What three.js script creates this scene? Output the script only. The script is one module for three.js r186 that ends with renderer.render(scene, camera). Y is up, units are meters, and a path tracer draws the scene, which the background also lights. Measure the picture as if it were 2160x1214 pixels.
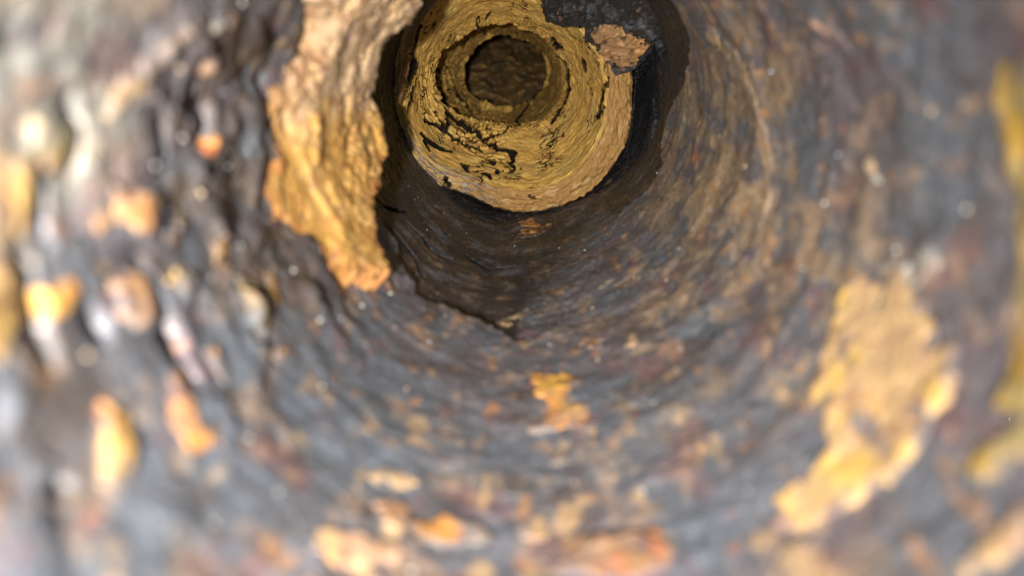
import * as THREE from 'three';

// ---------------------------------------------------------------- camera, light, exposure
// Lengths below are worked in millimetres along the pipe axis (x right, y up, d = depth along -z) and turned into metres by MM.
const MM = 0.001;
const scene = new THREE.Scene();
const camera = new THREE.PerspectiveCamera(39.4, 1024 / 575, 0.002, 5);
camera.position.set(-5 * MM, 15 * MM, 0);
camera.lookAt(-5 * MM + 0.0, 15 * MM - 0.29 , -1);
camera.userData.fStop = 9;
camera.focus = 0.335;
camera.updateProjectionMatrix();
scene.add(camera);
scene.background = new THREE.Color(0.55, 0.76, 1.0);      // daylight outside the open pipe mouth, behind the camera
scene.backgroundIntensity = 3;

const FLASH = [-17, 20, 72];                               // the phone's flash: left of and a little above the lens
const flash = new THREE.SpotLight(new THREE.Color(1.0, 0.965, 0.92), 0.74, 0, 0.70, 0.8, 2);
flash.position.set(FLASH[0] * MM, FLASH[1] * MM, FLASH[2] * MM);
flash.target.position.set(-52 * MM, -34 * MM, -0.2);
flash.shadow.radius = 0.13;
flash.castShadow = true;
flash.shadow.mapSize.set(2048, 2048);
flash.shadow.camera.near = 0.01; flash.shadow.camera.far = 1.5;
scene.add(flash, flash.target);

const renderer = new THREE.WebGLRenderer({ antialias: true });
renderer.setSize(1024, 575);
renderer.toneMapping = THREE.LinearToneMapping;
renderer.toneMappingExposure = 1.0;
renderer.shadowMap.enabled = true;

// ---------------------------------------------------------------- noise
function rng(seed) { let a = seed >>> 0; return () => { a = (a + 0x6D2B79F5) | 0; let t = Math.imul(a ^ (a >>> 15), 1 | a); t = (t + Math.imul(t ^ (t >>> 7), 61 | t)) ^ t; return ((t ^ (t >>> 14)) >>> 0) / 4294967296; }; }
const PERM = new Uint8Array(512), GX = new Float32Array(256), GY = new Float32Array(256), GZ = new Float32Array(256);
{
  const r = rng(7); const p = [...Array(256).keys()];
  for (let i = 255; i > 0; i--) { const j = Math.floor(r() * (i + 1)); [p[i], p[j]] = [p[j], p[i]]; }
  for (let i = 0; i < 512; i++) PERM[i] = p[i & 255];
  for (let i = 0; i < 256; i++) { const z = 2 * r() - 1, a = 2 * Math.PI * r(), q = Math.sqrt(1 - z * z); GX[i] = q * Math.cos(a); GY[i] = q * Math.sin(a); GZ[i] = z; }
}
function noise(x, y, z) {
  const fx = Math.floor(x), fy = Math.floor(y), fz = Math.floor(z);
  const X = fx & 255, Y = fy & 255, Z = fz & 255; x -= fx; y -= fy; z -= fz;
  const u = x * x * x * (x * (x * 6 - 15) + 10), v = y * y * y * (y * (y * 6 - 15) + 10), w = z * z * z * (z * (z * 6 - 15) + 10);
  const A = PERM[X] + Y, B = PERM[X + 1] + Y, AA = PERM[A & 255] + Z, AB = PERM[(A + 1) & 255] + Z, BA = PERM[B & 255] + Z, BB = PERM[(B + 1) & 255] + Z;
  const g = (h, a, b, c) => { const i = PERM[h & 511]; return GX[i] * a + GY[i] * b + GZ[i] * c; };
  const a0 = g(AA, x, y, z), a1 = g(BA, x - 1, y, z), a2 = g(AB, x, y - 1, z), a3 = g(BB, x - 1, y - 1, z);
  const b0 = g(AA + 1, x, y, z - 1), b1 = g(BA + 1, x - 1, y, z - 1), b2 = g(AB + 1, x, y - 1, z - 1), b3 = g(BB + 1, x - 1, y - 1, z - 1);
  const l0 = a0 + u * (a1 - a0), l1 = a2 + u * (a3 - a2), m0 = b0 + u * (b1 - b0), m1 = b2 + u * (b3 - b2);
  const n0 = l0 + v * (l1 - l0), n1 = m0 + v * (m1 - m0);
  return 1.5 * (n0 + w * (n1 - n0));
}
function fbm(x, y, z, o = 3) { let s = 0, a = 0.55; for (let i = 0; i < o; i++) { s += a * noise(x, y, z); x = x * 2.03 + 11.3; y = y * 2.03 + 5.1; z = z * 2.03 + 8.7; a *= 0.52; } return s; }
const clamp = (x, a = 0, b = 1) => x < a ? a : x > b ? b : x;
const smooth = (a, b, x) => { const t = clamp((x - a) / (b - a)); return t * t * (3 - 2 * t); };
const lerp = (a, b, t) => a + (b - a) * t;
const mix3 = (c, k, t) => { c[0] += (k[0] - c[0]) * t; c[1] += (k[1] - c[1]) * t; c[2] += (k[2] - c[2]) * t; };
const RAD = Math.PI / 180;
const terrace = (x) => { const f = Math.floor(x); return f + smooth(0.72, 0.98, x - f); };
// distance from (x, y) to a polyline [x, y, x, y, ...]; in second place the share of the way along it
function lineDist(P, x, y, sx = 1) {
  let best = 1e9, at = 0; const n = P.length / 2 - 1;
  for (let i = 0; i < n; i++) {
    const ax = P[2 * i] * sx, ay = P[2 * i + 1], bx = P[2 * i + 2] * sx, by = P[2 * i + 3], dx = bx - ax, dy = by - ay;
    const t = clamp(((x - ax) * dx + (y - ay) * dy) / (dx * dx + dy * dy + 1e-9)), ex = ax + t * dx - x, ey = ay + t * dy - y, q = ex * ex + ey * ey;
    if (q < best) { best = q; at = (i + t) / n; }
  }
  return [Math.sqrt(best), at];
}
function polySigned(P, x, y) {                             // positive inside
  let inside = false, best = 1e18; const n = P.length / 2;
  for (let i = 0, j = n - 1; i < n; j = i++) {
    const ax = P[2 * i], ay = P[2 * i + 1], bx = P[2 * j], by = P[2 * j + 1], dx = bx - ax, dy = by - ay;
    const t = clamp(((x - ax) * dx + (y - ay) * dy) / (dx * dx + dy * dy + 1e-9)), ex = ax + t * dx - x, ey = ay + t * dy - y;
    best = Math.min(best, ex * ex + ey * ey);
    if ((ay > y) !== (by > y) && x < dx * (y - ay) / dy + ax) inside = !inside;
  }
  return (inside ? 1 : -1) * Math.sqrt(best);
}

// ---------------------------------------------------------------- base colours (linear)
const C = {
  slate: [0.095, 0.098, 0.108], blue: [0.088, 0.097, 0.112], purple: [0.098, 0.08, 0.088], umber: [0.072, 0.048, 0.034], charcoal: [0.022, 0.021, 0.022],
  tan: [0.30, 0.205, 0.115], dust: [0.21, 0.165, 0.125], ochre: [0.46, 0.255, 0.055], gold: [0.48, 0.30, 0.08], yellow: [0.30, 0.18, 0.035], orange: [0.40, 0.18, 0.05],
  red: [0.36, 0.10, 0.045], maroon: [0.15, 0.065, 0.06], pale: [0.30, 0.28, 0.23], olive: [0.22, 0.17, 0.07], bark: [0.22, 0.12, 0.06], sand: [0.38, 0.245, 0.12], peach: [0.34, 0.20, 0.12], pink: [0.30, 0.18, 0.16], black: [0.012, 0.011, 0.011],
};

// ---------------------------------------------------------------- the pipe wall: height (mm towards the axis) and colour at angle (degrees, 0 = right, 90 = up) and depth (mm)
const R0 = 50;
// the edge of the upper crust layer, beyond which the darker layer below shows: angle, depth, height of the step
const EDGE = [-90, 182, 1.2, -84, 188, 0.95, -76, 206, 0.7, -66, 236, 0.5, -55, 268, 1.2, -47, 277, 2.2, -35, 268, 3.2, -24, 273, 3.8, -19, 288, 4, -10, 292, 4, 0, 281, 4, 8, 261, 4, 12, 258, 4, 20, 245, 4, 40, 240, 3, 90, 235, 3, 130, 228, 3, 180, 225, 3, 205, 216, 3,
  212, 212, 2.6, 217, 214, 2.4, 224, 210, 2.2, 232, 196, 2.4, 236, 187, 2.8, 242, 190, 3.2, 250, 191, 3.4, 257, 187, 3.4, 262, 183, 2.6, 267, 180, 1.6, 270, 182, 1.2];
function edgeAt(th) {
  th = ((th + 90) % 360 + 360) % 360 - 90;
  for (let i = 3; i < EDGE.length; i += 3) if (th <= EDGE[i]) { const t = (th - EDGE[i - 3]) / (EDGE[i] - EDGE[i - 3]); return [lerp(EDGE[i - 2], EDGE[i + 1], t), lerp(EDGE[i - 1], EDGE[i + 2], t)]; }
  return [182, 1.2];
}
// pits: angle, depth, half width around, half length along, depth of the pit
const PITS = [[173, 117, 4, 3, 5], [175, 103, 4, 2.2, 5], [197, 93, 6, 2, 6], [187, 71, 7, 1.6, 4], [172, 82, 4, 1.6, 4], [179, 75.5, 4, 1.4, 4], [202, 91, 5, 1.6, 5], [194, 80, 2.5, 1.6, 4], [167, 111, 4.5, 3, 5], [206, 64, 1, 1, 3], [177, 157, 3.4, 2.6, 4], [169, 143, 4, 3.2, 4], [20, 323, 3.2, 9, 9]];
// cracks: half width, depth, then angle and depth along it
const CRACKS = [[0.55, 4, 215, 221, 222, 225, 228, 224, 233, 220, 237, 214], [0.45, 3.5, 223, 250, 232, 250, 236, 244, 243, 251], [0.9, 7, 10, 394, -4, 403, -18, 392, -33, 362], [1.3, 7, -4, 347, -9, 333, -17, 329, -24, 326], [0.8, 5, 13, 350, 8, 380, 4, 405], [0.7, 5, 16, 324, 8, 310, 1, 300],
  [0.5, 3, -46, 403, -56, 377, -68, 356], [0.6, 4, 248, 265, 256, 255, 268, 262], [0.5, 3, 206, 232, 214, 240, 221, 262]];
const wrap = (a) => ((a + 180) % 360 + 360) % 360 - 180;
const OUT = { h: 0, push: 0, c: [0, 0, 0] };
function wallAt(th, d, wantColor = true) {
  const s = Math.sin(th * RAD), c = Math.cos(th * RAD), x = R0 * c, y = R0 * s, z = d;
  const a = ((th % 360) + 360) % 360;
  const wx = 4 * fbm(x / 16, y / 16, z / 16, 2), wy = 4 * fbm(x / 16 + 40, y / 16, z / 16, 2);
  const [e0, step] = edgeAt(th);
  const e = e0 + 5 * fbm(x / 9, y / 9, 3.3, 3) + 2.2 * noise(x / 1.6, y / 1.6, z / 9);
  const deep = d > e ? 1 : 0;
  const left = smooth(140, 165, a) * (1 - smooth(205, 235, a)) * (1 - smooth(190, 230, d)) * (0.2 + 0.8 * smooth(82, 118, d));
  const F = (sx, sz, k, oct) => fbm((x + wx) / sx + k, (y + wy) / sx, (z + 0.6 * wx) / sz + 0.7 * k, oct);
  const n1 = F(30, 20, 0, 3), n2 = F(12, 11, 3, 3), n3 = F(3.4, 3.4, 5, 3), n4 = noise(x / 1.1, y / 1.1, z / 0.9);
  const tz = z / 19 + 1.7 * F(24, 36, 7, 3) + 0.5 * F(7, 8, 9, 3), fr = tz - Math.floor(tz);   // shingled layers of scale, each ending in a ledge away from the mouth
  const shingle = (fr - smooth(0.86, 0.99, fr)) * smooth(-0.25, 0.2, F(13, 18, 11, 2));
  let h = 1.3 * n1 + (0.5 + 2.3 * left) * shingle + (0.55 + 0.55 * left) * n2 + (0.3 + 0.3 * left + 0.25 * deep) * n3 + 0.06 * n4;
  // arc-shaped ridges on the right-hand side
  if (a < 60 || a > 300) { const q = wrap(th); const rd = d - (176 + 0.55 * q * Math.sign(q) * 0.6 + 10 * smooth(10, 30, q)); h += 1.2 * Math.exp(-rd * rd / 40) * smooth(-32, -20, q); }
  let push = 0, crack = 0;
  for (const p of PITS) { const u = wrap(th - p[0]) * RAD * R0 / p[2], v = (d - p[1]) / p[3]; if (u * u + v * v < 4) { const k = 1 - smooth(0.5, 1.25, Math.sqrt(u * u + v * v) + 0.5 * n3); h -= p[4] * k; } }
  for (const k of CRACKS) {
    const u = wrap(th - k[2]); if (Math.abs(u) > 50 || d < k[3] - 60 || d > k[3] + 60) continue;
    const P = k.slice(2), base = P[0];
    for (let i = 0; i < P.length; i += 2) P[i] = wrap(P[i] - base);
    const [q, t] = lineDist(P, u * RAD * R0 + 0.8 * n3, d + 1.4 * n3, RAD * R0), w = k[0] * (0.55 + 0.7 * Math.sin(Math.PI * t)) * (1 + 0.5 * n4);
    const m = 1 - smooth(w * 0.8, w * 1.15, q / 1.6); if (m > 0) { h -= k[1] * m; push += 5 * m; crack = Math.max(crack, m); }
  }
  if (d > e) h -= step * (0.75 + 0.25 * smooth(0, 40, d - e)) ;
  if (d > e) h -= 1.2 * smooth(10, 90, d - e) * 1;
  OUT.h = h; OUT.push = push;
  if (!wantColor) return OUT;
  const col = OUT.c, q = wrap(th);
  const m1 = F(26, 34, 21, 4), m2 = F(8.5, 14, 31, 4), m3 = F(1.9, 3.4, 41, 3), m4 = F(12, 19, 51, 4), lv = ((Math.floor(tz) * 37) % 7 + 7) % 7 / 7;
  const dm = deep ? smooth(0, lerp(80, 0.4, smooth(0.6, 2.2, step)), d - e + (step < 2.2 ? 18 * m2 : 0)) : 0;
  if (dm < 1) {
    col[0] = C.slate[0]; col[1] = C.slate[1]; col[2] = C.slate[2];
    mix3(col, C.blue, smooth(-0.08, 0.22, -m1 + 0.2 * m2) * 0.95); mix3(col, C.purple, smooth(0.0, 0.3, m1 + 0.2 * m2) * 0.7);
    mix3(col, C.umber, smooth(0.02, 0.34, m4 + 0.2 * m3) * (0.55 + 0.25 * left));
    const tanZone = smooth(-52, -30, q) * (1 - smooth(26, 48, q)) * smooth(150, 176, d + 14 * m1);
    const mot = smooth(-75, -45, q) * (1 - smooth(-18, 8, q)) * smooth(92, 125, d) * (1 - smooth(190, 225, d));
    mix3(col, C.dust, smooth(0.05, 0.4, m2 + 0.25 * m3 + 0.1 * (lv - 0.5)) * 0.42);
    mix3(col, C.tan, tanZone * smooth(-0.4, 0.3, m2 + 0.6 * m4 + 0.3 * m3) * 0.6);
    mix3(col, C.tan, mot * smooth(-0.15, 0.35, m2 + 0.5 * m1 + 0.3 * m3) * 0.5);
    const daylightTint = smooth(128, 145, a) * (1 - smooth(172, 188, a)) * (1 - smooth(82, 118, d + 20 * m1));   // pale colour painted on the upper left, standing in for daylight there
    mix3(col, C.pale, daylightTint * smooth(-0.35, 0.2, m2 + 0.4 * m3 + 0.3 * m1) * 0.75);
    mix3(col, C.maroon, smooth(0.12, 0.4, F(9, 14, 61, 3)) * 0.45);
    mix3(col, C.peach, smooth(0.24, 0.45, m2 + 0.5 * m3 - 0.1 * m1) * 0.25 * (1 - tanZone));
    const low = smooth(225, 240, a) * (1 - smooth(300, 320, a)) * (1 - smooth(105, 135, d + 20 * m1));
    mix3(col, C.sand, smooth(0.26, 0.42, F(6, 9, 71, 4) + 0.2 * m3 + 0.1 * low) * (0.4 + 0.3 * low));
    mix3(col, C.orange, smooth(0.30, 0.44, F(5.5, 9, 81, 4) + 0.12 * m3) * 0.45);
    mix3(col, C.red, smooth(0.42, 0.52, F(5, 5, 91, 3)) * 0.4);
    mix3(col, C.pale, smooth(0.40, 0.6, F(4, 2.6, 101, 3)) * 0.3);
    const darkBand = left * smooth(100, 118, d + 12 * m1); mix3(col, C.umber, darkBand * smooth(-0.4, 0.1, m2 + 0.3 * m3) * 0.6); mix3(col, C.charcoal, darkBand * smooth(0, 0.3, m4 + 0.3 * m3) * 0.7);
  }
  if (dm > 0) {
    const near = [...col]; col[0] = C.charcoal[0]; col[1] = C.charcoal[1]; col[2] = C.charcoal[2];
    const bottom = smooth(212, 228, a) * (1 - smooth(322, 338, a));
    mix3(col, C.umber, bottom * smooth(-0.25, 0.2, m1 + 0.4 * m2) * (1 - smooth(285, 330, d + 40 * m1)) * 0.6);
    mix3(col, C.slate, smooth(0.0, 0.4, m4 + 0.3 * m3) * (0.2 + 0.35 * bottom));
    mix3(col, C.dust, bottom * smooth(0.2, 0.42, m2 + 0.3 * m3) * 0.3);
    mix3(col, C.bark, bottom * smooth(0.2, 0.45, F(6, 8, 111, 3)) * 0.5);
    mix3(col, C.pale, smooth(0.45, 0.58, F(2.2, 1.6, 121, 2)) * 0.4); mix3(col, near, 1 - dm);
  }
  const fine = 1 + 0.24 * n4 + 0.38 * m3 + 0.12 * noise(x / 0.5, y / 0.5, z / 0.5); col[0] *= fine; col[1] *= fine; col[2] *= fine;
  if (crack > 0.5) { col[0] = C.black[0]; col[1] = C.black[1]; col[2] = C.black[2]; }
  return OUT;
}
const at = (th, r, d) => [r * Math.cos(th * RAD), r * Math.sin(th * RAD), -d];

// ---------------------------------------------------------------- mesh helpers
function tile(n, seed, cells) {                            // tileable noise, 0..1
  const out = new Float32Array(n * n); let amp = 1, sum = 0;
  for (const c of cells) {
    const r = rng(seed + c), g = new Float32Array(c * c).map(() => r());
    for (let j = 0; j < n; j++) for (let i = 0; i < n; i++) {
      const u = i / n * c, v = j / n * c, a = Math.floor(u), b = Math.floor(v), fu = smooth(0, 1, u - a), fv = smooth(0, 1, v - b), A = (a + 1) % c, B = (b + 1) % c;
      out[j * n + i] += amp * lerp(lerp(g[b * c + a], g[b * c + A], fu), lerp(g[B * c + a], g[B * c + A], fu), fv);
    }
    sum += amp; amp *= 0.72;
  }
  return out.map((v) => v / sum);
}
function grainTexture(seed, lo, hi) {
  const n = 512, a = tile(n, seed, [24, 48, 96, 192]), b = tile(n, seed + 5, [16, 64, 170]), px = new Uint8Array(n * n * 4);
  for (let i = 0; i < n * n; i++) { px[4 * i] = 255 * a[i]; px[4 * i + 1] = 255 * lerp(lo, hi, smooth(0.3, 0.7, b[i])); px[4 * i + 2] = 0; px[4 * i + 3] = 255; }
  const t = new THREE.DataTexture(px, n, n, THREE.RGBAFormat); t.wrapS = t.wrapT = THREE.RepeatWrapping; t.magFilter = THREE.LinearFilter; t.minFilter = THREE.LinearMipmapLinearFilter; t.generateMipmaps = true; t.needsUpdate = true;
  return t;
}
const grainA = grainTexture(3, 0.42, 0.95), grainB = grainTexture(19, 0.7, 1.0);
const repeat = (t, k) => { const c = t.clone(); c.repeat.set(k, k); c.needsUpdate = true; return c; };
const gA = repeat(grainA, 45), gB = repeat(grainB, 45);   // uv are metres: one tile every 22 mm
const crustMat = new THREE.MeshPhysicalMaterial({ vertexColors: true, roughness: 0.74, roughnessMap: gA, bumpMap: gA, bumpScale: 0.00028, specularIntensity: 0.8, side: THREE.DoubleSide });
const ochreMat = new THREE.MeshPhysicalMaterial({ vertexColors: true, roughness: 0.95, roughnessMap: gB, bumpMap: gB, bumpScale: 0.00016, specularIntensity: 0.35, side: THREE.DoubleSide });
const liningMat = new THREE.MeshPhysicalMaterial({ vertexColors: true, roughness: 0.95, roughnessMap: gB, bumpMap: gB, bumpScale: 0.00008, specularIntensity: 0.3, side: THREE.DoubleSide });

function gridMesh(name, nu, nv, fill, mat, parent, cull) { // fill(i, j, out): out.p mm, out.c colour, out.uv mm, out.keep
  const n = nu * nv, P = new Float32Array(n * 3), K = new Float32Array(n * 3), U = new Float32Array(n * 2), keep = new Uint8Array(n), o = { p: [0, 0, 0], c: [1, 1, 1], uv: [0, 0], keep: true };
  for (let j = 0, k = 0; j < nv; j++) for (let i = 0; i < nu; i++, k++) {
    o.keep = true; fill(i, j, o);
    P[3 * k] = o.p[0] * MM; P[3 * k + 1] = o.p[1] * MM; P[3 * k + 2] = o.p[2] * MM;
    K[3 * k] = clamp(o.c[0]); K[3 * k + 1] = clamp(o.c[1]); K[3 * k + 2] = clamp(o.c[2]); U[2 * k] = o.uv[0] * MM; U[2 * k + 1] = o.uv[1] * MM; keep[k] = o.keep ? 1 : 0;
  }
  const I = [];
  for (let j = 0; j + 1 < nv; j++) for (let i = 0; i + 1 < nu; i++) {
    const a = j * nu + i, b = a + 1, c = a + nu, d = c + 1;
    if (cull && !(keep[a] || keep[b] || keep[c] || keep[d])) continue;
    I.push(a, b, d, a, d, c);
  }
  const g = new THREE.BufferGeometry();
  g.setAttribute('position', new THREE.BufferAttribute(P, 3)); g.setAttribute('color', new THREE.BufferAttribute(K, 3)); g.setAttribute('uv', new THREE.BufferAttribute(U, 2));
  g.setIndex(new THREE.BufferAttribute(new Uint32Array(I), 1)); g.computeVertexNormals();
  const m = new THREE.Mesh(g, mat); m.name = name; m.castShadow = m.receiveShadow = true; (parent || scene).add(m);
  return m;
}
const names = new Map();
function numbered(n) { const k = names.get(n) || 0; names.set(n, k + 1); return k ? n + '_' + String(k).padStart(3, '0') : n; }
function tag(o, label, category, group) { o.userData.label = label; o.userData.category = category; if (group) o.userData.group = group; return o; }

// ---------------------------------------------------------------- the pipe
const pipe = new THREE.Group(); pipe.name = 'corroded_pipe'; scene.add(pipe);
tag(pipe, 'dark grey and brown crusted wall of the rusty pipe around everything else', 'pipe');
{
  // angles: dense where the frame looks, coarse on the unseen ceiling; the seam lies in the ceiling
  const TH = []; for (let a = 90; a < 450 + 1e-6;) { TH.push(a); const up = Math.abs(wrap(a - 90)); a += up < 30 ? 0.8 : up < 50 ? 0.5 : 0.32; } TH[TH.length - 1] = 450;
  const D = []; for (let d = -30; d < 475; d += d < 55 ? 1.1 : d < 170 ? 0.62 : d < 350 ? 0.5 : 1.5) D.push(d);
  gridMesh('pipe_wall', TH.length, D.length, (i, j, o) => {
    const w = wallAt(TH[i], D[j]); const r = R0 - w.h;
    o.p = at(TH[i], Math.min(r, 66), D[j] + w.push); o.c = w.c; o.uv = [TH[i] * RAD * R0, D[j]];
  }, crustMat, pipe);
  // outer skin with the cut rim at the mouth
  const skin = new THREE.Mesh(new THREE.LatheGeometry([[56, 30], [60, 31], [67, 30.5], [70, 28], [70, -200], [70, -1000], [50, -1002], [1, -1002]].map(([r, z]) => new THREE.Vector2(r * MM, z * MM)), 96), new THREE.MeshPhysicalMaterial({ color: new THREE.Color(0.11, 0.07, 0.05), roughness: 0.9, bumpMap: gA, bumpScale: 0.0004, side: THREE.DoubleSide }));
  skin.rotation.x = Math.PI / 2; skin.name = 'outer_skin'; skin.castShadow = skin.receiveShadow = true; pipe.add(skin);
}

// ---------------------------------------------------------------- flakes and patches of rust lying on the wall
const PAL = {
  ochre: [C.ochre, C.gold, C.orange, C.bark], tan: [C.sand, C.tan, C.peach, C.dust], orange: [C.orange, C.ochre, C.peach, C.bark], redbrown: [C.bark, C.peach, C.red, C.dust], pale: [C.pale, C.dust, C.sand, C.slate],
  olive: [C.olive, C.dust, C.bark, C.umber], pink: [C.pink, C.peach, C.purple, C.dust], yellow: [C.yellow, C.olive, C.tan, C.olive], peach: [C.peach, C.sand, C.orange, C.dust], red: [C.red, C.orange, C.maroon, C.bark], sand: [C.sand, C.gold, C.peach, C.tan], flake: [[0.33, 0.178, 0.043], [0.37, 0.22, 0.072], [0.28, 0.12, 0.038], [0.16, 0.085, 0.042]], weathered: [C.tan, C.sand, C.bark, C.pink], ridge: [C.tan, C.dust, C.bark, C.slate],
};
function tint(col, pal, x, y, z) {
  const p = PAL[pal], a = fbm(x / 6 + 3, y / 6, z / 8, 3), b = fbm(x / 4, y / 4 + 31, z / 5, 3), c = fbm(x / 2.4 + 77, y / 2.4, z / 3, 3), f = 1 + 0.3 * noise(x / 0.8, y / 0.8, z / 0.9) + 0.2 * c;
  col[0] = p[0][0]; col[1] = p[0][1]; col[2] = p[0][2];
  mix3(col, p[1], smooth(-0.05, 0.3, a)); mix3(col, p[2], smooth(0.08, 0.36, b) * 0.8); mix3(col, p[3], smooth(0.2, 0.42, c) * 0.75);
  col[0] *= f; col[1] *= f; col[2] *= f;
}
let flakeCount = 0; const T2 = [0, 0, 0];
function patch({ name = 'rust_patch', label, category = 'rust patch', group, pts, pal, th = 1.2, edge = 0.8, relief = 1, cell = 0.5, lift, mat = ochreMat, follow = 1, pal2, soft = 0, softUntil = 1e9, solid = 0 }) {
  const id = ++flakeCount * 17.3, n = pts.length / 2; let t0 = 0; for (let i = 0; i < n; i++) t0 += pts[2 * i] / n;
  const Q = pts.map((v, i) => i % 2 ? v : (v - t0) * RAD * R0);
  let x0 = 1e9, x1 = -1e9, y0 = 1e9, y1 = -1e9;
  for (let i = 0; i < n; i++) { x0 = Math.min(x0, Q[2 * i]); x1 = Math.max(x1, Q[2 * i]); y0 = Math.min(y0, Q[2 * i + 1]); y1 = Math.max(y1, Q[2 * i + 1]); }
  const pad = 2 + 2 * edge + soft; x0 -= pad; x1 += pad; y0 -= pad; y1 += pad;
  const nu = Math.ceil((x1 - x0) / cell) + 1, nv = Math.ceil((y1 - y0) / cell) + 1;
  const m = gridMesh(numbered(name), nu, nv, (i, j, o) => {
    const s = lerp(x0, x1, i / (nu - 1)), d = lerp(y0, y1, j / (nv - 1)), a = t0 + s / (RAD * R0), x = R0 * Math.cos(a * RAD), y = R0 * Math.sin(a * RAD);
    const sd = polySigned(Q, s, d) + edge * ((y1 < 112 ? 2.3 : 2.2) * fbm(x / 3.4 + id, y / 3.4, d / 4, 3) + 0.6 * noise(x / 0.9, y / 0.9, d / 1.0 + id)) - (lift || solid ? 0 : (y1 < 112 ? 1.0 : 2.4) * edge * smooth(0.16, 0.36, fbm(x / 4 + id, y / 4 + 70, d / 5, 3)));
    const base = wallAt(a, d, false).h, n2 = fbm(x / 5 + id, y / 5, d / 6, 3), n3 = fbm(x / 1.7, y / 1.7 + id, d / 1.9, 3);
    const L = lift ? lift(a, d, sd) : 0;
    const n6 = fbm(x / 13 + id, y / 13, d / 11, 3), vein = Math.abs(fbm(x / 13 + id, y / 13, d / 8, 4)), split = lift ? (1 - smooth(0.012, 0.035, vein)) * smooth(0, 0.2, fbm(x / 14 + 5, y / 14, d / 14, 2) + 0.08) : 0;
    const strand = lift ? 0 : 0.5 * solid * fbm(x / 9 + id, y / 9, d / 2.2, 3), top = strand + (lift ? lerp(base, L, smooth(0, 4, L)) : base * follow) + th * smooth(-0.2, 1.2, sd) + relief * (lift ? 0.75 * n6 + 0.25 * n2 + 0.20 * n3 + 0.06 * noise(x / 0.8, y / 0.8, d / 0.8) : 1.0 * n2 + 0.28 * n3) + (lift ? 1.0 * (terrace(2.2 * fbm(x / 18 + 50, y / 18, d / 12, 3)) + 0.5) : 0) - 1.8 * split;
    const h = sd > 0 ? Math.max(top, base + 0.15) : soft && d < softUntil && (!lift || a < 196) ? lerp(base - 2, top, smooth(-soft, 0, sd + 0.8 * n3)) : base - 1.2 - 1.5 * smooth(0, 1.5, -sd);
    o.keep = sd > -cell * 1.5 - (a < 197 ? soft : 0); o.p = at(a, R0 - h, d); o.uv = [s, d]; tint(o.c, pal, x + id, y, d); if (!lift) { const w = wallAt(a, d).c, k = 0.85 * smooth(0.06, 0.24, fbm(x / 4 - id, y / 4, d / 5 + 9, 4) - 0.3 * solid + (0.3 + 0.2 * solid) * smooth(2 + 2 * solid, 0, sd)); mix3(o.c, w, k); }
    if (pal2) { const k = pal2(a, d, n2); if (k > 0) { tint(T2, 'weathered', x + id, y, d); mix3(o.c, T2, k); } }
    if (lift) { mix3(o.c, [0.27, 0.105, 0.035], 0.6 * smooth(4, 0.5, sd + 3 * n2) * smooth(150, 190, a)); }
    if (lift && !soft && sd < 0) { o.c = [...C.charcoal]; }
  }, mat, scene, true);
  tag(m, label, category, group);
  return m;
}

// the large flake that stands off the left wall and shades what lies behind it
{
  const pts = [130, 206, 141, 212, 150, 204, 158, 203, 164, 201, 172, 206, 183, 211, 192, 210, 200, 200, 205, 190, 210, 181, 217, 176, 225, 172, 218, 160, 211, 153, 204, 152, 199, 149, 196, 145, 189, 142, 184, 145, 180, 152, 174, 149, 168, 156, 160, 169, 152, 166, 145, 158];
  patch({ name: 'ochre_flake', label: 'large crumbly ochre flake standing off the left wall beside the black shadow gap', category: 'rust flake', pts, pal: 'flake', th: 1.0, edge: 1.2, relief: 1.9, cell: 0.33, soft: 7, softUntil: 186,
    pal2: (a, d, n) => 1 - smooth(168, 184, a + 14 * n), lift: (a, d) => 0.15 * Math.max(0, d - 138) });
}

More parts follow.
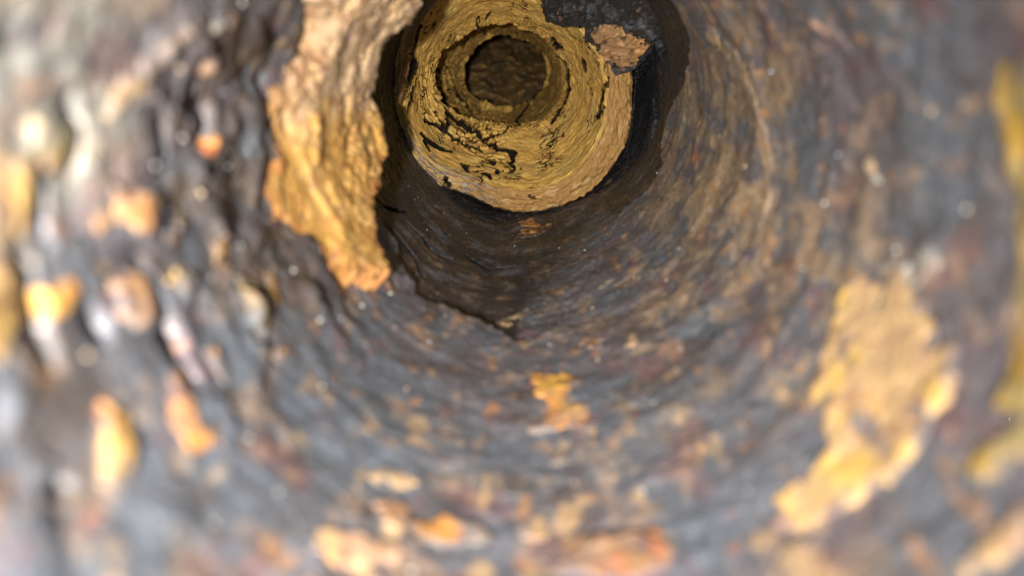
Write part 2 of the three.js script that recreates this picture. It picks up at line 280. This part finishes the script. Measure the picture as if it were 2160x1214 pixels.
const PATCHES = [
  ['rust_patch', 'wide pale tan rust lump at the left edge of the frame', 'sand', 1.4, [170, 66, 172, 74, 175, 76, 178, 75, 180, 73, 184, 73, 188, 70, 190, 68, 192, 65, 190, 61]],
  ['rust_lump', 'rounded olive grey lump just above the pale tan lump at the left edge', 'olive', 2, [169, 75, 169, 78, 170, 81, 173, 82, 175, 81, 176, 77, 174, 76, 172, 75]],
  ['rust_patch', 'broad brownish tan patch on the rough left wall right of the pale tan lump', 'peach', 1.2, [179, 89, 180, 96, 183, 99, 186, 99, 187, 95, 185, 90, 183, 88]],
  ['rust_patch', 'small pink and orange patch between pale tan lump and brownish tan patch on left wall', 'peach', 1, [181, 84, 181, 87, 183, 89, 184, 88, 184, 85]],
  ['rust_patch', 'square orange patch close to the shaded right side of the pale tan lump', 'orange', 1.6, [186, 72, 186, 75, 188, 78, 191, 77, 192, 75, 191, 71, 188, 71]],
  ['rust_patch', 'tan orange lump beside the deep dark pit on the lower left wall', 'peach', 2.2, [191, 85, 190, 89, 192, 94, 195, 94, 199, 90, 197, 86, 195, 84]],
  ['rust_chip', 'flat ochre chip just above the deep dark pit on the lower left wall', 'ochre', 1.5, [193, 95, 193, 101, 195, 105, 197, 102, 196, 97, 194, 95]],
  ['rust_chip', 'ochre chip at the upper end of the olive brown blade on left wall', 'ochre', 1.3, [192, 113, 192, 118, 196, 118, 198, 114, 196, 112]],
  ['rust_chip', 'tiny upright ochre chip between brownish tan patch and olive brown blade', 'ochre', 1, [186, 105, 186, 108, 189, 108, 189, 105]],
  ['rust_slab', 'bright golden ochre slab standing upright on the grey wall at lower left', 'ochre', 2.2, [201, 74, 202, 76, 205, 77, 208, 76, 211, 73, 211, 70, 210, 68, 207, 68, 204, 72]],
  ['scale_splinter', 'slim olive brown blade of scale pointing down left of the ochre flake', 'olive', 2, [196, 117, 200, 119, 205, 121, 211, 118, 213, 112, 210, 112, 205, 113, 200, 114]],
  ['rust_chip', 'bright orange red chip on the dark upper left wall', 'red', 1.4, [177, 117, 175, 120, 175, 123, 177, 122, 179, 119, 178, 116]],
  ['rust_chip', 'thin upright orange sliver beside the tip of the olive brown blade', 'orange', 0.9, [203, 128, 204, 131, 207, 130, 210, 125, 208, 124, 205, 126]],
  ['rust_chip', 'small orange dot below the tip of the olive brown blade', 'orange', 0.8, [214, 114, 215, 118, 217, 118, 217, 115, 215, 113]],
  ['rust_curl', 'hook shaped orange brown curl of rust right of the golden slab', 'orange', 1.6, [205, 86, 205, 89, 210, 88, 213, 86, 215, 88, 217, 87, 216, 83, 213, 82, 209, 82]],
  ['rust_curl', 'short brown curl of rust above the hook shaped orange curl', 'peach', 1.2, [206, 98, 206, 101, 209, 100, 212, 99, 212, 96, 209, 97]],
  ['rust_patch', 'two lobed orange patch alone on the grey wall below the bore', 'orange', 0.9, [269, 158, 273, 157, 276, 160, 280, 157, 280, 151, 277, 147, 277, 142, 280, 140, 282, 133, 281, 128, 278, 131, 276, 133, 273, 131, 268, 130, 267, 132, 271, 137, 272, 144, 270, 147, 269, 152]],
  ['rust_chip', 'round yellow speck just below the two lobed orange patch', 'ochre', 0.9, [272, 123, 274, 125, 275, 122, 275, 119, 272, 119]],
  ['rust_patch', 'long tan strip lying across the grey wall above the bottom ochre patches', 'tan', 0.9, [238, 103, 242, 108, 247, 109, 250, 109, 250, 107, 245, 104, 240, 102]],
  ['rust_patch', 'peach coloured patch directly below the long tan strip', 'peach', 1, [241, 98, 244, 102, 248, 101, 248, 96, 245, 93, 242, 94]],
  ['rust_patch', 'wide bright orange tan patch near the bottom edge, left of centre', 'orange', 1, [248, 96, 253, 101, 257, 101, 261, 100, 261, 96, 257, 95, 252, 94, 249, 92]],
  ['rust_patch', 'pale peach patch at the bottom edge, lowest of the cluster left of centre', 'peach', 1, [234, 85, 238, 89, 243, 90, 247, 91, 248, 87, 244, 84, 239, 82, 235, 82]],
  ['rust_patch', 'large red brown and tan patch at the bottom edge right of centre', 'redbrown', 1, [270, 96, 275, 100, 280, 98, 288, 97, 289, 92, 287, 87, 279, 87, 271, 89]],
  ['rust_patch', 'small tan patch on the upper left rim of the red brown patch', 'tan', 0.8, [265, 102, 269, 104, 271, 101, 270, 98, 266, 98]],
  ['rust_patch', 'large ragged golden tan patch of rust on the lower right wall', 'sand', 1.7, [341, 119, 341, 110, 344, 106, 342, 99, 338, 91, 342, 88, 338, 86, 333, 84, 329, 84, 324, 82, 321, 82, 318, 83, 314, 84, 310, 84, 306, 84, 304, 89, 305, 93, 311, 94, 316, 94, 318, 101, 320, 108, 325, 112, 331, 116, 336, 118]],
  ['rust_chip', 'cream chip on the upper tip of the large golden tan patch', 'pale', 2, [343, 112, 346, 109, 346, 104, 344, 100, 342, 102, 341, 107]],
  ['rust_chip', 'greyish white chip right of the cream chip on the right wall', 'pale', 1.8, [346, 102, 350, 102, 352, 100, 350, 97, 347, 97, 345, 100]],
  ['rust_patch', 'tall blurred ochre yellow band running down the right edge of the frame', 'yellow', 1.2, [17, 91, 12, 92, 8, 91, 4, 89, -2, 86, -8, 84, -13, 83, -18, 79, -24, 77, -24, 62, -7, 70, 18, 75]],
  ['rust_patch', 'blurred olive yellow wedge at the right edge below the tall ochre band', 'yellow', 1.5, [327, 75, 331, 75, 336, 74, 339, 72, 334, 69, 330, 71, 327, 73]],
  ['rust_patch', 'blurred tan strip in the lower right corner of the frame', 'tan', 1.5, [320, 67, 324, 68, 328, 67, 331, 66, 327, 62, 322, 64, 319, 65]],
  ['rust_chip', 'small red brown chip above the two lobed orange patch', 'redbrown', 0.8, [282, 175, 285, 178, 289, 174, 288, 167, 284, 169]],
  ['rust_chip', 'tiny tan square right of the small red brown chip', 'tan', 0.8, [294, 169, 297, 169, 297, 163, 295, 161, 293, 163]],
  ['scale_ridge', 'long grey tan ridge slanting across the upper left wall', 'ridge', 2.2, [170, 88, 166, 91, 163, 96, 160, 101, 157, 105, 159, 107, 163, 103, 167, 97, 169, 92, 171, 89]],
  ['rust_chip', 'thin slanted ochre sliver on the dark upper left wall beside the large flake', 'ochre', 1.4, [162, 142, 160, 146, 158, 150, 159, 152, 162, 149, 163, 144]],
  ['rust_chip', 'pale greenish chip near the top edge on the left wall', 'pale', 1.4, [158, 112, 156, 114, 155, 118, 157, 120, 160, 117, 160, 114]],
  ['rust_patch', 'dull pink smear on the blurred grey upper right wall', 'pink', 0.7, [25, 141, 24, 136, 20, 130, 17, 127, 17, 130, 19, 137, 23, 142]],
  ['scale_ridge', 'long curved tan ridge running down the right wall', 'ridge', 0.6, [28, 216, 24, 208, 17, 192, 10, 182, 2, 175, -7, 168, -16, 163, -24, 162, -17, 169, -8, 174, 0, 182, 8, 192, 16, 204, 22, 219]],
  ['rust_chip', 'pale grey streak on the right wall beyond the curved tan ridge', 'pale', 1, [2, 129, 2, 126, -1, 122, -4, 118, -4, 121, -2, 126]],
  ['rust_patch', 'small orange tan strip on the dark floor just below the yellow lining', 'orange', 0.6, [267, 332, 273, 340, 279, 321, 283, 321, 281, 309, 274, 304, 266, 303, 269, 315]],
  ['rust_sliver', 'yellowish tan sliver lying beside the black crack below the bore', 'tan', 1.2, [255, 194, 261, 200, 266, 207, 271, 209, 270, 204, 264, 196, 258, 189, 255, 190]],
];
for (const [name, label, pal, th, pts] of PATCHES) {
  const d = pts.filter((v, i) => i % 2).reduce((s, v) => s + v, 0) / (pts.length / 2);
  patch({ name, label, category: name.replace('_', ' '), pal, th: (pts[0] > 225 ? 0.4 : d < 110 ? 0.32 : 0.55) * th, pts, edge: d < 110 ? 0.8 : 0.9, relief: (0.35 + 0.3 * th) * (d < 110 ? 0.6 : 1), solid: label.startsWith('tall') ? 1.1 : label.startsWith('two lobed') ? 0.9 : label.startsWith('large ragged') ? 0.5 : 0, cell: d < 110 ? 0.4 : 0.5 });
}

// ---------------------------------------------------------------- the yellow lining that narrows to the bore: rings of [depth, centre x, centre y, 16 radii from the right round over the top]
const RINGS = [
  [356, -5, 0.8, [51.7, 53.1, 53.5, 53.5, 53.5, 53.5, 52.5, 51.5, 51, 51.5, 53, 49.9, 53.2, 55.1, 55.5, 55]],
  [345, -5, 0.8, [48.7, 50.1, 52, 52, 52, 52.5, 53, 52.5, 50, 49.5, 50.5, 46.9, 50.2, 52.1, 53, 52]],
  [341, -6, 1.9, [39.1, 37.4, 37, 40.9, 44.2, 45.9, 44.3, 42.8, 43.1, 45.5, 44.1, 40.8, 42.4, 43.4, 42.8, 41.5]],
  [362, -7.7, 3.1, [35.4, 33.9, 33, 32.6, 34, 35.5, 35.7, 35.9, 36.5, 36.8, 35.3, 33.1, 33.6, 35.3, 37, 37.4]],
  [384, -10, 5.5, [31.3, 28.4, 25.1, 23, 23, 23.6, 24.6, 28, 30.2, 29.1, 25.6, 23.3, 22.5, 24.7, 28.9, 32]],
  [402, -10.2, 5.1, [29.3, 28.1, 26.6, 27, 31, 34, 36, 38, 38, 34, 27, 23.4, 22.5, 24.3, 28, 30]],
  [450, -10.1, 3.9, [28.4, 26.6, 27.2, 28.6, 31.6, 34.7, 37.7, 39.3, 38.8, 34.7, 28.4, 24.5, 24.3, 24.8, 27.0, 28.3]],
  [505, -7.9, 5.3, [24.5, 24.4, 22.0, 21.1, 21.8, 22.3, 23.1, 24.8, 26.3, 26.9, 24.7, 22.6, 21.9, 21.9, 22.8, 24.0]],
  [509, -7.9, 5.3, [32.5, 32.4, 30.0, 29.1, 29.8, 30.3, 31.1, 32.8, 34.3, 34.9, 32.7, 30.6, 29.9, 29.9, 30.8, 32.0]],
  [960, -7.9, 5.3, [32.5, 32.4, 30.0, 29.1, 29.8, 30.3, 31.1, 32.8, 34.3, 34.9, 32.7, 30.6, 29.9, 29.9, 30.8, 32.0]],
];
const catmull = (a, b, c, d, t) => b + 0.5 * t * (c - a + t * (2 * a - 5 * b + 4 * c - d + t * (3 * (b - c) + d - a)));
function ringR(r, th) { const u = ((th / 360 * 16) % 16 + 16) % 16, i = Math.floor(u), g = (k) => r[(i + k + 32) % 16]; return catmull(g(-1), g(0), g(1), g(2), u - i); }
function loft(th, v, out) {
  const n = RINGS.length, i = Math.min(Math.floor(v), n - 2), t = v - i, g = (k) => RINGS[clamp(i + k, 0, n - 1)];
  const A = g(-1), B = g(0), E = g(1), F = g(2), r = lerp(ringR(B[3], th), ringR(E[3], th), t);
  out[0] = catmull(A[1], B[1], E[1], F[1], t) + r * Math.cos(th * RAD); out[1] = catmull(A[2], B[2], E[2], F[2], t) + r * Math.sin(th * RAD); out[2] = -lerp(B[0], E[0], t);
}
// cracks of the lining: half width in mm, then angle and ring number along it
const SPLITS = [[0.9, 292, 4.5, 288, 6.1, 297, 6.55, 316, 7, 329, 7], [0.55, 292, 4.5, 273, 3.8, 262, 3.7, 251, 3.5, 250, 3.4, 262, 3.45, 263, 3.3, 274, 3.3, 275, 3.15, 276, 3, 272, 2.9, 276, 2.8, 275, 2.7, 271, 2.6], [1.4, 273, 3.3, 277, 3.25, 277, 3.15], [0.9, 21, 5.05, 12, 4.1, 0, 4.05, -12, 4.1, -26, 4.05, -41, 3.85], [1.6, 36, 3.7, 29, 3.75, 25, 4.35],
  [0.6, 18, 2.9, 8, 3], [0.6, 6, 1.75, -3, 2.1, -19, 2.4, -11, 2], [0.7, 176, 2.65, 184, 2.45, 192, 2.15, 195, 2], [0.6, 204, 3.4, 218, 3.25, 218, 3.45, 214, 3.65], [0.6, 199, 3, 204, 2.8, 212, 3.15, 220, 3.2, 226, 3.15, 236, 3.15, 245, 3.2, 251, 3.15], [0.8, 208, 2.4, 213, 2.4, 221, 2.55, 229, 2.65], [0.6, 218, 2.25, 212, 2.35, 210, 2.35],
  [0.9, 188, 5.3, 199, 4.15, 212, 3.8, 225, 3.8, 243, 3.7, 250, 3.5], [0.9, 175, 6, 195, 6.1, 211, 6, 233, 5.3, 256, 5.5, 269, 6.1], [0.8, 178, 6.6, 198, 6.65, 216, 6.5, 230, 6.25], [0.6, 238, 2.45, 242, 2.4, 244, 2.2], [0.9, 258, 2.9, 260, 2.85, 260, 2.75], [0.8, 253, 2.35, 256, 2.35, 258, 2.25], [0.7, 262, 2.5, 264, 2.6], [1.5, 233, 1.45, 236, 1],
  [0.6, 112, 3.6, 114, 3.75, 123, 5.3, 131, 4.25], [0.5, 106, 3.75, 101, 3.5], [0.5, 280, 1.7, 283, 1.5], [0.4, 307, 3.3, 314, 3.3], [1.3, 146, 2, 163, 2.1, 169, 2.45, 179, 2.15, 187, 1.7]];
const lining = new THREE.Group(); lining.name = 'rust_lining'; scene.add(lining);
tag(lining, 'cracked yellow ochre rust lining narrowing to the round bore deep in the pipe', 'rust lining');
{
  const NU = 1300, V = []; for (let v = 0; v < 9 + 1e-9; v += v < 0.9 ? 0.06 : v < 3 ? 0.0125 : v < 5 ? 0.014 : v < 7.2 ? 0.02 : 0.05) V.push(Math.min(v, 9)); V.push(9);
  // unit step sizes: mm of surface per ring interval, for measuring cracks
  const q0 = [0, 0, 0], q1 = [0, 0, 0], qa = [0, 0, 0], qb = [0, 0, 0];
  gridMesh('lining_layer', NU, V.length, (i, j, o) => {
    const th = 90 + 360 * i / (NU - 1), v = V[j]; loft(th, v, q0); loft(th, Math.min(v + 0.02, 9), q1); loft(th, Math.max(v - 0.02, 0), qb); loft(th + 0.5, v, qa);
    const tv = [q1[0] - qb[0], q1[1] - qb[1], q1[2] - qb[2]], tu = [qa[0] - q0[0], qa[1] - q0[1], qa[2] - q0[2]];
    let nx = tv[1] * tu[2] - tv[2] * tu[1], ny = tv[2] * tu[0] - tv[0] * tu[2], nz = tv[0] * tu[1] - tv[1] * tu[0]; const l = Math.hypot(nx, ny, nz) || 1; nx /= l; ny /= l; nz /= l;
    if (nx * -q0[0] + ny * -q0[1] + nz * 60 < 0) { nx = -nx; ny = -ny; nz = -nz; }
    const R = 34, x = R * Math.cos(th * RAD), y = R * Math.sin(th * RAD), z = v * 19, a = ((th % 360) + 360) % 360;
    const mmV = (Math.hypot(tv[0], tv[1]) + 0.2 * Math.abs(tv[2])) / 0.04, mmU = Math.hypot(tu[0], tu[1], tu[2]) / 0.5;
    // layered strata that run round the bore, stronger on its left
    const wob = fbm(x / 14, y / 14, z / 10, 3), leftIn = smooth(150, 180, a) * (1 - smooth(250, 285, a)) * smooth(2.6, 3.4, v), inside = smooth(2.2, 2.7, v);
    const str = terrace(z / 4.2 + 2.2 * wob + 1.1 * fbm(x / 5, y / 5, z / 4, 2));
    const fineS = noise(x / 9, y / 9, (z + 3 * wob) / 0.8), n3 = fbm(x / 2.6, y / 2.6, z / 2.0, 3), n4 = noise(x / 0.8, y / 0.8, z / 0.7);
    const n5 = fbm(x / 8 + 3, y / 8, z / 8, 3);
    let h = 1.5 * n5 + (0.16 + 1.2 * leftIn) * ((str - (z / 4.2 + 2.2 * wob)) * 1.2) + 0.17 * fineS + 0.22 * n3 + 0.05 * n4;
    const fade = smooth(0.1, 0.7, v); h *= fade * (1 - 0.5 * smooth(7, 7.4, v));
    h += 6.5 * smooth(6.2, 7, v) * (1 - smooth(7.05, 7.5, v)) * (fbm(x / 13 + 9, y / 13, z / 30, 4) + 0.05);   // ragged rims
    h += (v < 2.5 ? 2.0 : 1.1) * (smooth(0.3, 0.9, v) * (1 - smooth(1.2, 1.9, v)) + smooth(3.5, 3.9, v) * (1 - smooth(4.1, 4.6, v))) * (fbm(x / 6 + 31, y / 6, z / 9, 4) + 0.5 * noise(x / 1.8, y / 1.8, z / 3));
    let crack = 0;
    for (const k of SPLITS) {
      const u = wrap(th - k[1]); if (Math.abs(u) > 110) continue;
      let vmin = 99, vmax = -99; for (let m = 2; m < k.length; m += 2) { vmin = Math.min(vmin, k[m]); vmax = Math.max(vmax, k[m]); }
      if (v < vmin - 0.4 || v > vmax + 0.4) continue;
      const P = []; for (let m = 1; m < k.length; m += 2) P.push(wrap(k[m] - k[1]) * mmU, k[m + 1] * mmV);
      const [q, t] = lineDist(P, u * mmU + 1.0 * n3, v * mmV + 1.2 * n3), w = 1.15 * k[0] * (0.45 + 0.75 * Math.sin(Math.PI * clamp(t, 0.08, 0.92))) * (1 + 0.45 * noise(x / 2, y / 2, z / 2));
      crack = Math.max(crack, 1 - smooth(w * 0.92, w * 1.06, q));
    }
    // hairline splits that follow the strata
    const hair = Math.abs(fbm(x / 10 + 7, y / 10, (z + 3 * wob) / 2.4, 3)), hz = smooth(0.02, 0.2, fbm(x / 12, y / 12 + 44, z / 12, 2) + 0.3 * leftIn) * smooth(1.6, 2.2, v);
    const hl = (1 - smooth(0.018, 0.034, hair)) * hz; crack = Math.max(crack, hl * 0.9);
    h -= 2.5 * crack;
    const back = 10 * crack;
    o.p = [q0[0] + nx * h, q0[1] + ny * h, q0[2] + nz * h - back]; o.uv = [th * RAD * 36, v * 19];
    // colour
    const c = o.c = [...C.gold]; mix3(c, [0.44, 0.262, 0.060], 1);
    const b1 = fbm(x / 10, y / 10 + 12, z / 4, 4), b2 = fbm(x / 5 + 60, y / 5, z / 2.2, 4), b3 = fbm(x / 16, y / 16 - 22, z / 9, 3);
    mix3(c, [0.40, 0.235, 0.06], smooth(-0.02, 0.3, b1) * 0.85);
    mix3(c, [0.27, 0.15, 0.05], smooth(0.14, 0.36, b2) * 0.65);
    mix3(c, [0.34, 0.24, 0.075], smooth(0.08, 0.3, b3) * 0.6);
    mix3(c, [0.56, 0.38, 0.12], smooth(0.2, 0.4, -b2) * 0.6);
    const b4 = fbm(x / 13 + 21, y / 13, (z + 3 * wob) / 0.75, 3); mix3(c, [0.30, 0.155, 0.04], smooth(0.06, 0.3, b4) * 0.55); mix3(c, [0.52, 0.36, 0.11], smooth(0.1, 0.34, -b4) * 0.5);
    const rightLip = (1 - smooth(1.85, 2.05, v + 0.35 * n5)) * (1 - smooth(40, 60, a) * (1 - smooth(225, 255, a)));
    mix3(c, [0.24, 0.125, 0.042], rightLip * 0.85); mix3(c, [0.42, 0.28, 0.12], rightLip * smooth(0.1, 0.3, b2) * 0.6);
    const lowLip = smooth(192, 205, a) * (1 - smooth(250, 268, a)) * (1 - smooth(1.9, 2.25, v + 0.5 * n5));
    mix3(c, C.purple, lowLip * smooth(-0.1, 0.15, b2 + n3 * 0.4) * 0.8); mix3(c, C.pale, lowLip * smooth(0.15, 0.3, n3) * 0.6); mix3(c, C.tan, lowLip * smooth(0.1, 0.25, b1) * 0.5);
    const upLeft = smooth(120, 135, a) * (1 - smooth(182, 190, a)) * (1 - smooth(2.0, 2.2, v + 0.4 * n5)); mix3(c, [0.34, 0.17, 0.06], upLeft * 0.8); mix3(c, C.pink, upLeft * smooth(0, 0.3, b1) * 0.6);
    const f = 1 + 0.16 * n4 + 0.22 * n3; c[0] *= f; c[1] *= f; c[2] *= f;
    if (crack > 0.22) { c[0] = C.black[0]; c[1] = C.black[1] * 0.8; c[2] = C.black[2] * 0.7; }
  }, liningMat, lining);
}

// ---------------------------------------------------------------- the black flake that overlaps the lining at the upper right
// a sheet on a slanting plane (x, y in mm; its depth falls towards the upper right, where it grows out of the wall)
const sheetDepth = (x, y) => 358 - 2 * (0.7 * x + 0.7 * y - 25);
function sheet({ name, parent, pts, th, pal, edge, relief, cell, drop, raise = 0, mat }) {
  let x0 = 1e9, x1 = -1e9, y0 = 1e9, y1 = -1e9; for (let i = 0; i < pts.length; i += 2) { x0 = Math.min(x0, pts[i]); x1 = Math.max(x1, pts[i]); y0 = Math.min(y0, pts[i + 1]); y1 = Math.max(y1, pts[i + 1]); }
  x0 -= 2; x1 += 2; y0 -= 2; y1 += 2;
  const nu = Math.ceil((x1 - x0) / cell) + 1, nv = Math.ceil((y1 - y0) / cell) + 1;
  return gridMesh(name, nu, nv, (i, j, o) => {
    const x = lerp(x0, x1, i / (nu - 1)), y = lerp(y0, y1, j / (nv - 1)), d = sheetDepth(x, y);
    const sd = polySigned(pts, x, y) + edge * (1.4 * fbm(x / 2.6 + 5, y / 2.6, 3 + drop, 3) + 0.6 * noise(x / 0.6, y / 0.6, 7));
    const n2 = fbm(x / 6, y / 6, 30, 3), n3 = fbm(x / 1.6, y / 1.6, 40, 3), t = terrace(2.2 * fbm(x / 8 + 3, y / 5, 12, 3) + 4) - 4;
    let h = raise + th * smooth(-0.1, 0.7, sd) + relief * (1.3 * n2 + 0.45 * n3) + 1.1 * t * (raise ? 1 : 1);
    if (sd < 0) h -= drop;
    o.keep = sd > -cell * 1.2 && Math.hypot(x, y) < 63; const k = h / Math.sqrt(2.96);
    o.p = [x - 1.0 * k * 0.9, y - 1.0 * k * 0.9, -d + k]; o.uv = [x, y];
    pal(o.c, x, y, n2, n3); if (sd < 0) o.c = [...C.charcoal];
  }, mat, parent, true);
}
{
  const root = new THREE.Group(); root.name = 'black_flake'; scene.add(root);
  tag(root, 'charcoal black scale flake with a rusty patch overlapping the yellow lining at upper right', 'scale flake');
  sheet({ name: 'flake_sheet', parent: root, pts: [5.1, 39.8, 7.7, 32.9, 9.4, 27.8, 17.4, 26, 24.4, 25.9, 24.4, 21.5, 28.3, 15.9, 30.1, 12.1, 28.9, 7.8, 35.9, 6, 43.7, 8.6, 46, 12.3, 46.2, 15.5, 46.4, 18.4, 49.7, 21.7, 53.2, 23.9, 58.8, 26.6, 58.7, 34.9, 44.8, 41.6, 15.5, 45],
    th: 1.2, edge: 0.7, relief: 0.7, cell: 0.22, drop: 5, mat: crustMat,
    pal: (c, x, y, n2, n3) => { c[0] = C.charcoal[0]; c[1] = C.charcoal[1]; c[2] = C.charcoal[2]; mix3(c, C.slate, smooth(0.0, 0.35, n2 + 0.4 * n3) * 0.65); mix3(c, C.bark, smooth(0.28, 0.42, fbm(x / 4, y / 4, 60, 3)) * 0.7); const f = 1 + 0.5 * n3; c[0] *= f; c[1] *= f; c[2] *= f; } });
  const p = sheet({ name: 'rust_stain', parent: root, pts: [27.1, 24.6, 30.8, 26.8, 37.2, 25.9, 39.2, 23.1, 43.7, 21.7, 46.2, 17.9, 45.6, 15.5, 43.9, 11.4, 38.3, 11.1, 32.6, 13.3, 30.9, 18.1, 28, 21.4],
    th: 0.5, edge: 1.3, relief: 0.7, cell: 0.22, drop: 2, raise: 1.25, mat: ochreMat,
    pal: (c, x, y, n2, n3) => { c[0] = 0.34; c[1] = 0.19; c[2] = 0.085; mix3(c, C.orange, smooth(38, 46, x + 4 * n2) * 0.5); mix3(c, C.umber, smooth(0.12, 0.34, fbm(x / 3.4, y / 3.4, 81, 2)) * 0.85); mix3(c, C.sand, smooth(0.2, 0.4, fbm(x / 3, y / 3, 95, 3)) * 0.5); const f = 1 + 0.4 * n3; c[0] *= f; c[1] *= f; c[2] *= f; } });
  p.userData.label = 'brownish orange rust stain with dark spots';
}

// ---------------------------------------------------------------- the rubble that closes the bore at its far end
{
  const plug = gridMesh('rubble_plug', 260, 260, (i, j, o) => {
    const x = lerp(-40, 30, i / 259), y = lerp(-32, 42, j / 259);
    const wx = 5 * fbm(x / 14, y / 14, 4, 2), wy = 5 * fbm(x / 14 + 30, y / 14, 4, 2);
    const big = fbm((x + wx) / 12, (y + wy) / 12, 8, 3), rid = 1 - Math.abs(fbm((x + wx) / 10, (y + wy) / 10, 15, 3)) * 2.4, n3 = fbm(x / 3, y / 3, 20, 3), n4 = noise(x / 1, y / 1, 2);
    const h = 24 * big + 8 * smooth(0.2, 0.95, rid) + 3 * n3 + 0.4 * n4, far = 560 + 4.0 * Math.max(0, y + 24) + 0.5 * (x + 5);   // a heap that climbs away from the bore
    o.p = [x, y, -far + h]; o.uv = [x, y + far];
    const c = o.c = [0.30, 0.185, 0.065]; mix3(c, [0.20, 0.15, 0.07], smooth(-0.1, 0.3, fbm(x / 9, y / 9, 70, 3))); mix3(c, C.bark, smooth(0.05, 0.3, fbm((x + wx) / 8, (y + wy) / 8, 130, 4)) * 0.8); mix3(c, C.ochre, smooth(0.22, 0.36, fbm(x / 8 + 4, y / 8, 90, 3)) * 0.6); mix3(c, C.dust, smooth(0.25, 0.4, fbm(x / 4, y / 4, 110, 3)) * 0.6);
    const f = 1 + 0.35 * n3; c[0] *= f; c[1] *= f; c[2] *= f;
  }, ochreMat, scene);
  tag(plug, 'dim brown lumpy rubble closing the dark round bore at its far end', 'rubble');
}

// ---------------------------------------------------------------- glinting grains stuck to the crust
{
  const r = rng(91), N = 420, g = new THREE.IcosahedronGeometry(1, 2), m = new THREE.MeshPhysicalMaterial({ color: new THREE.Color(0.34, 0.33, 0.31), roughness: 0.16, specularIntensity: 1, clearcoat: 0.6, clearcoatRoughness: 0.06 });
  const im = new THREE.InstancedMesh(g, m, N), M = new THREE.Matrix4(), q = new THREE.Quaternion(), e = new THREE.Euler(), col = new THREE.Color();
  for (let i = 0; i < N; i++) {
    const th = i < 200 ? 150 + 85 * r() : 180 + 200 * r(), d = 58 + 150 * Math.pow(r(), 0.8) + (i % 5 ? 0 : 100), w = wallAt(th, d, false), p = at(th, R0 - w.h - 0.02, d + w.push), s = (0.10 + 0.40 * Math.pow(r(), 4)) * (d < 120 ? 0.9 : 1.0);
    e.set(6 * r(), 6 * r(), 6 * r()); q.setFromEuler(e);
    M.compose(new THREE.Vector3(p[0] * MM, p[1] * MM, p[2] * MM), q, new THREE.Vector3(s * MM, s * (0.6 + 0.5 * r()) * MM, s * MM)); im.setMatrixAt(i, M);
    const k = r(); im.setColorAt(i, k < 0.6 ? col.setRGB(1, 0.98, 0.95) : k < 0.8 ? col.setRGB(0.75, 0.85, 1) : col.setRGB(1, 0.75, 0.5));
  }
  im.name = 'mineral_grain'; im.userData.kind = 'stuff'; im.castShadow = im.receiveShadow = true; pipe.add(im);
}

// ---------------------------------------------------------------- the flash that lights the pipe, outside the frame
{
  const m = new THREE.Mesh(new THREE.CylinderGeometry(3.2 * MM, 3.2 * MM, 1 * MM, 32), new THREE.MeshStandardMaterial({ color: 0xffffff, emissive: new THREE.Color(1, 0.95, 0.87), emissiveIntensity: 3 }));
  m.name = 'flash_lamp'; m.position.set(FLASH[0] * MM, FLASH[1] * MM, (FLASH[2] + 1.6) * MM);
  m.quaternion.setFromUnitVectors(new THREE.Vector3(0, -1, 0), new THREE.Vector3().subVectors(flash.target.position, flash.position).normalize());
  scene.add(m); tag(m, 'small round white flash lamp shining into the mouth of the pipe', 'lamp');
}

renderer.render(scene, camera);
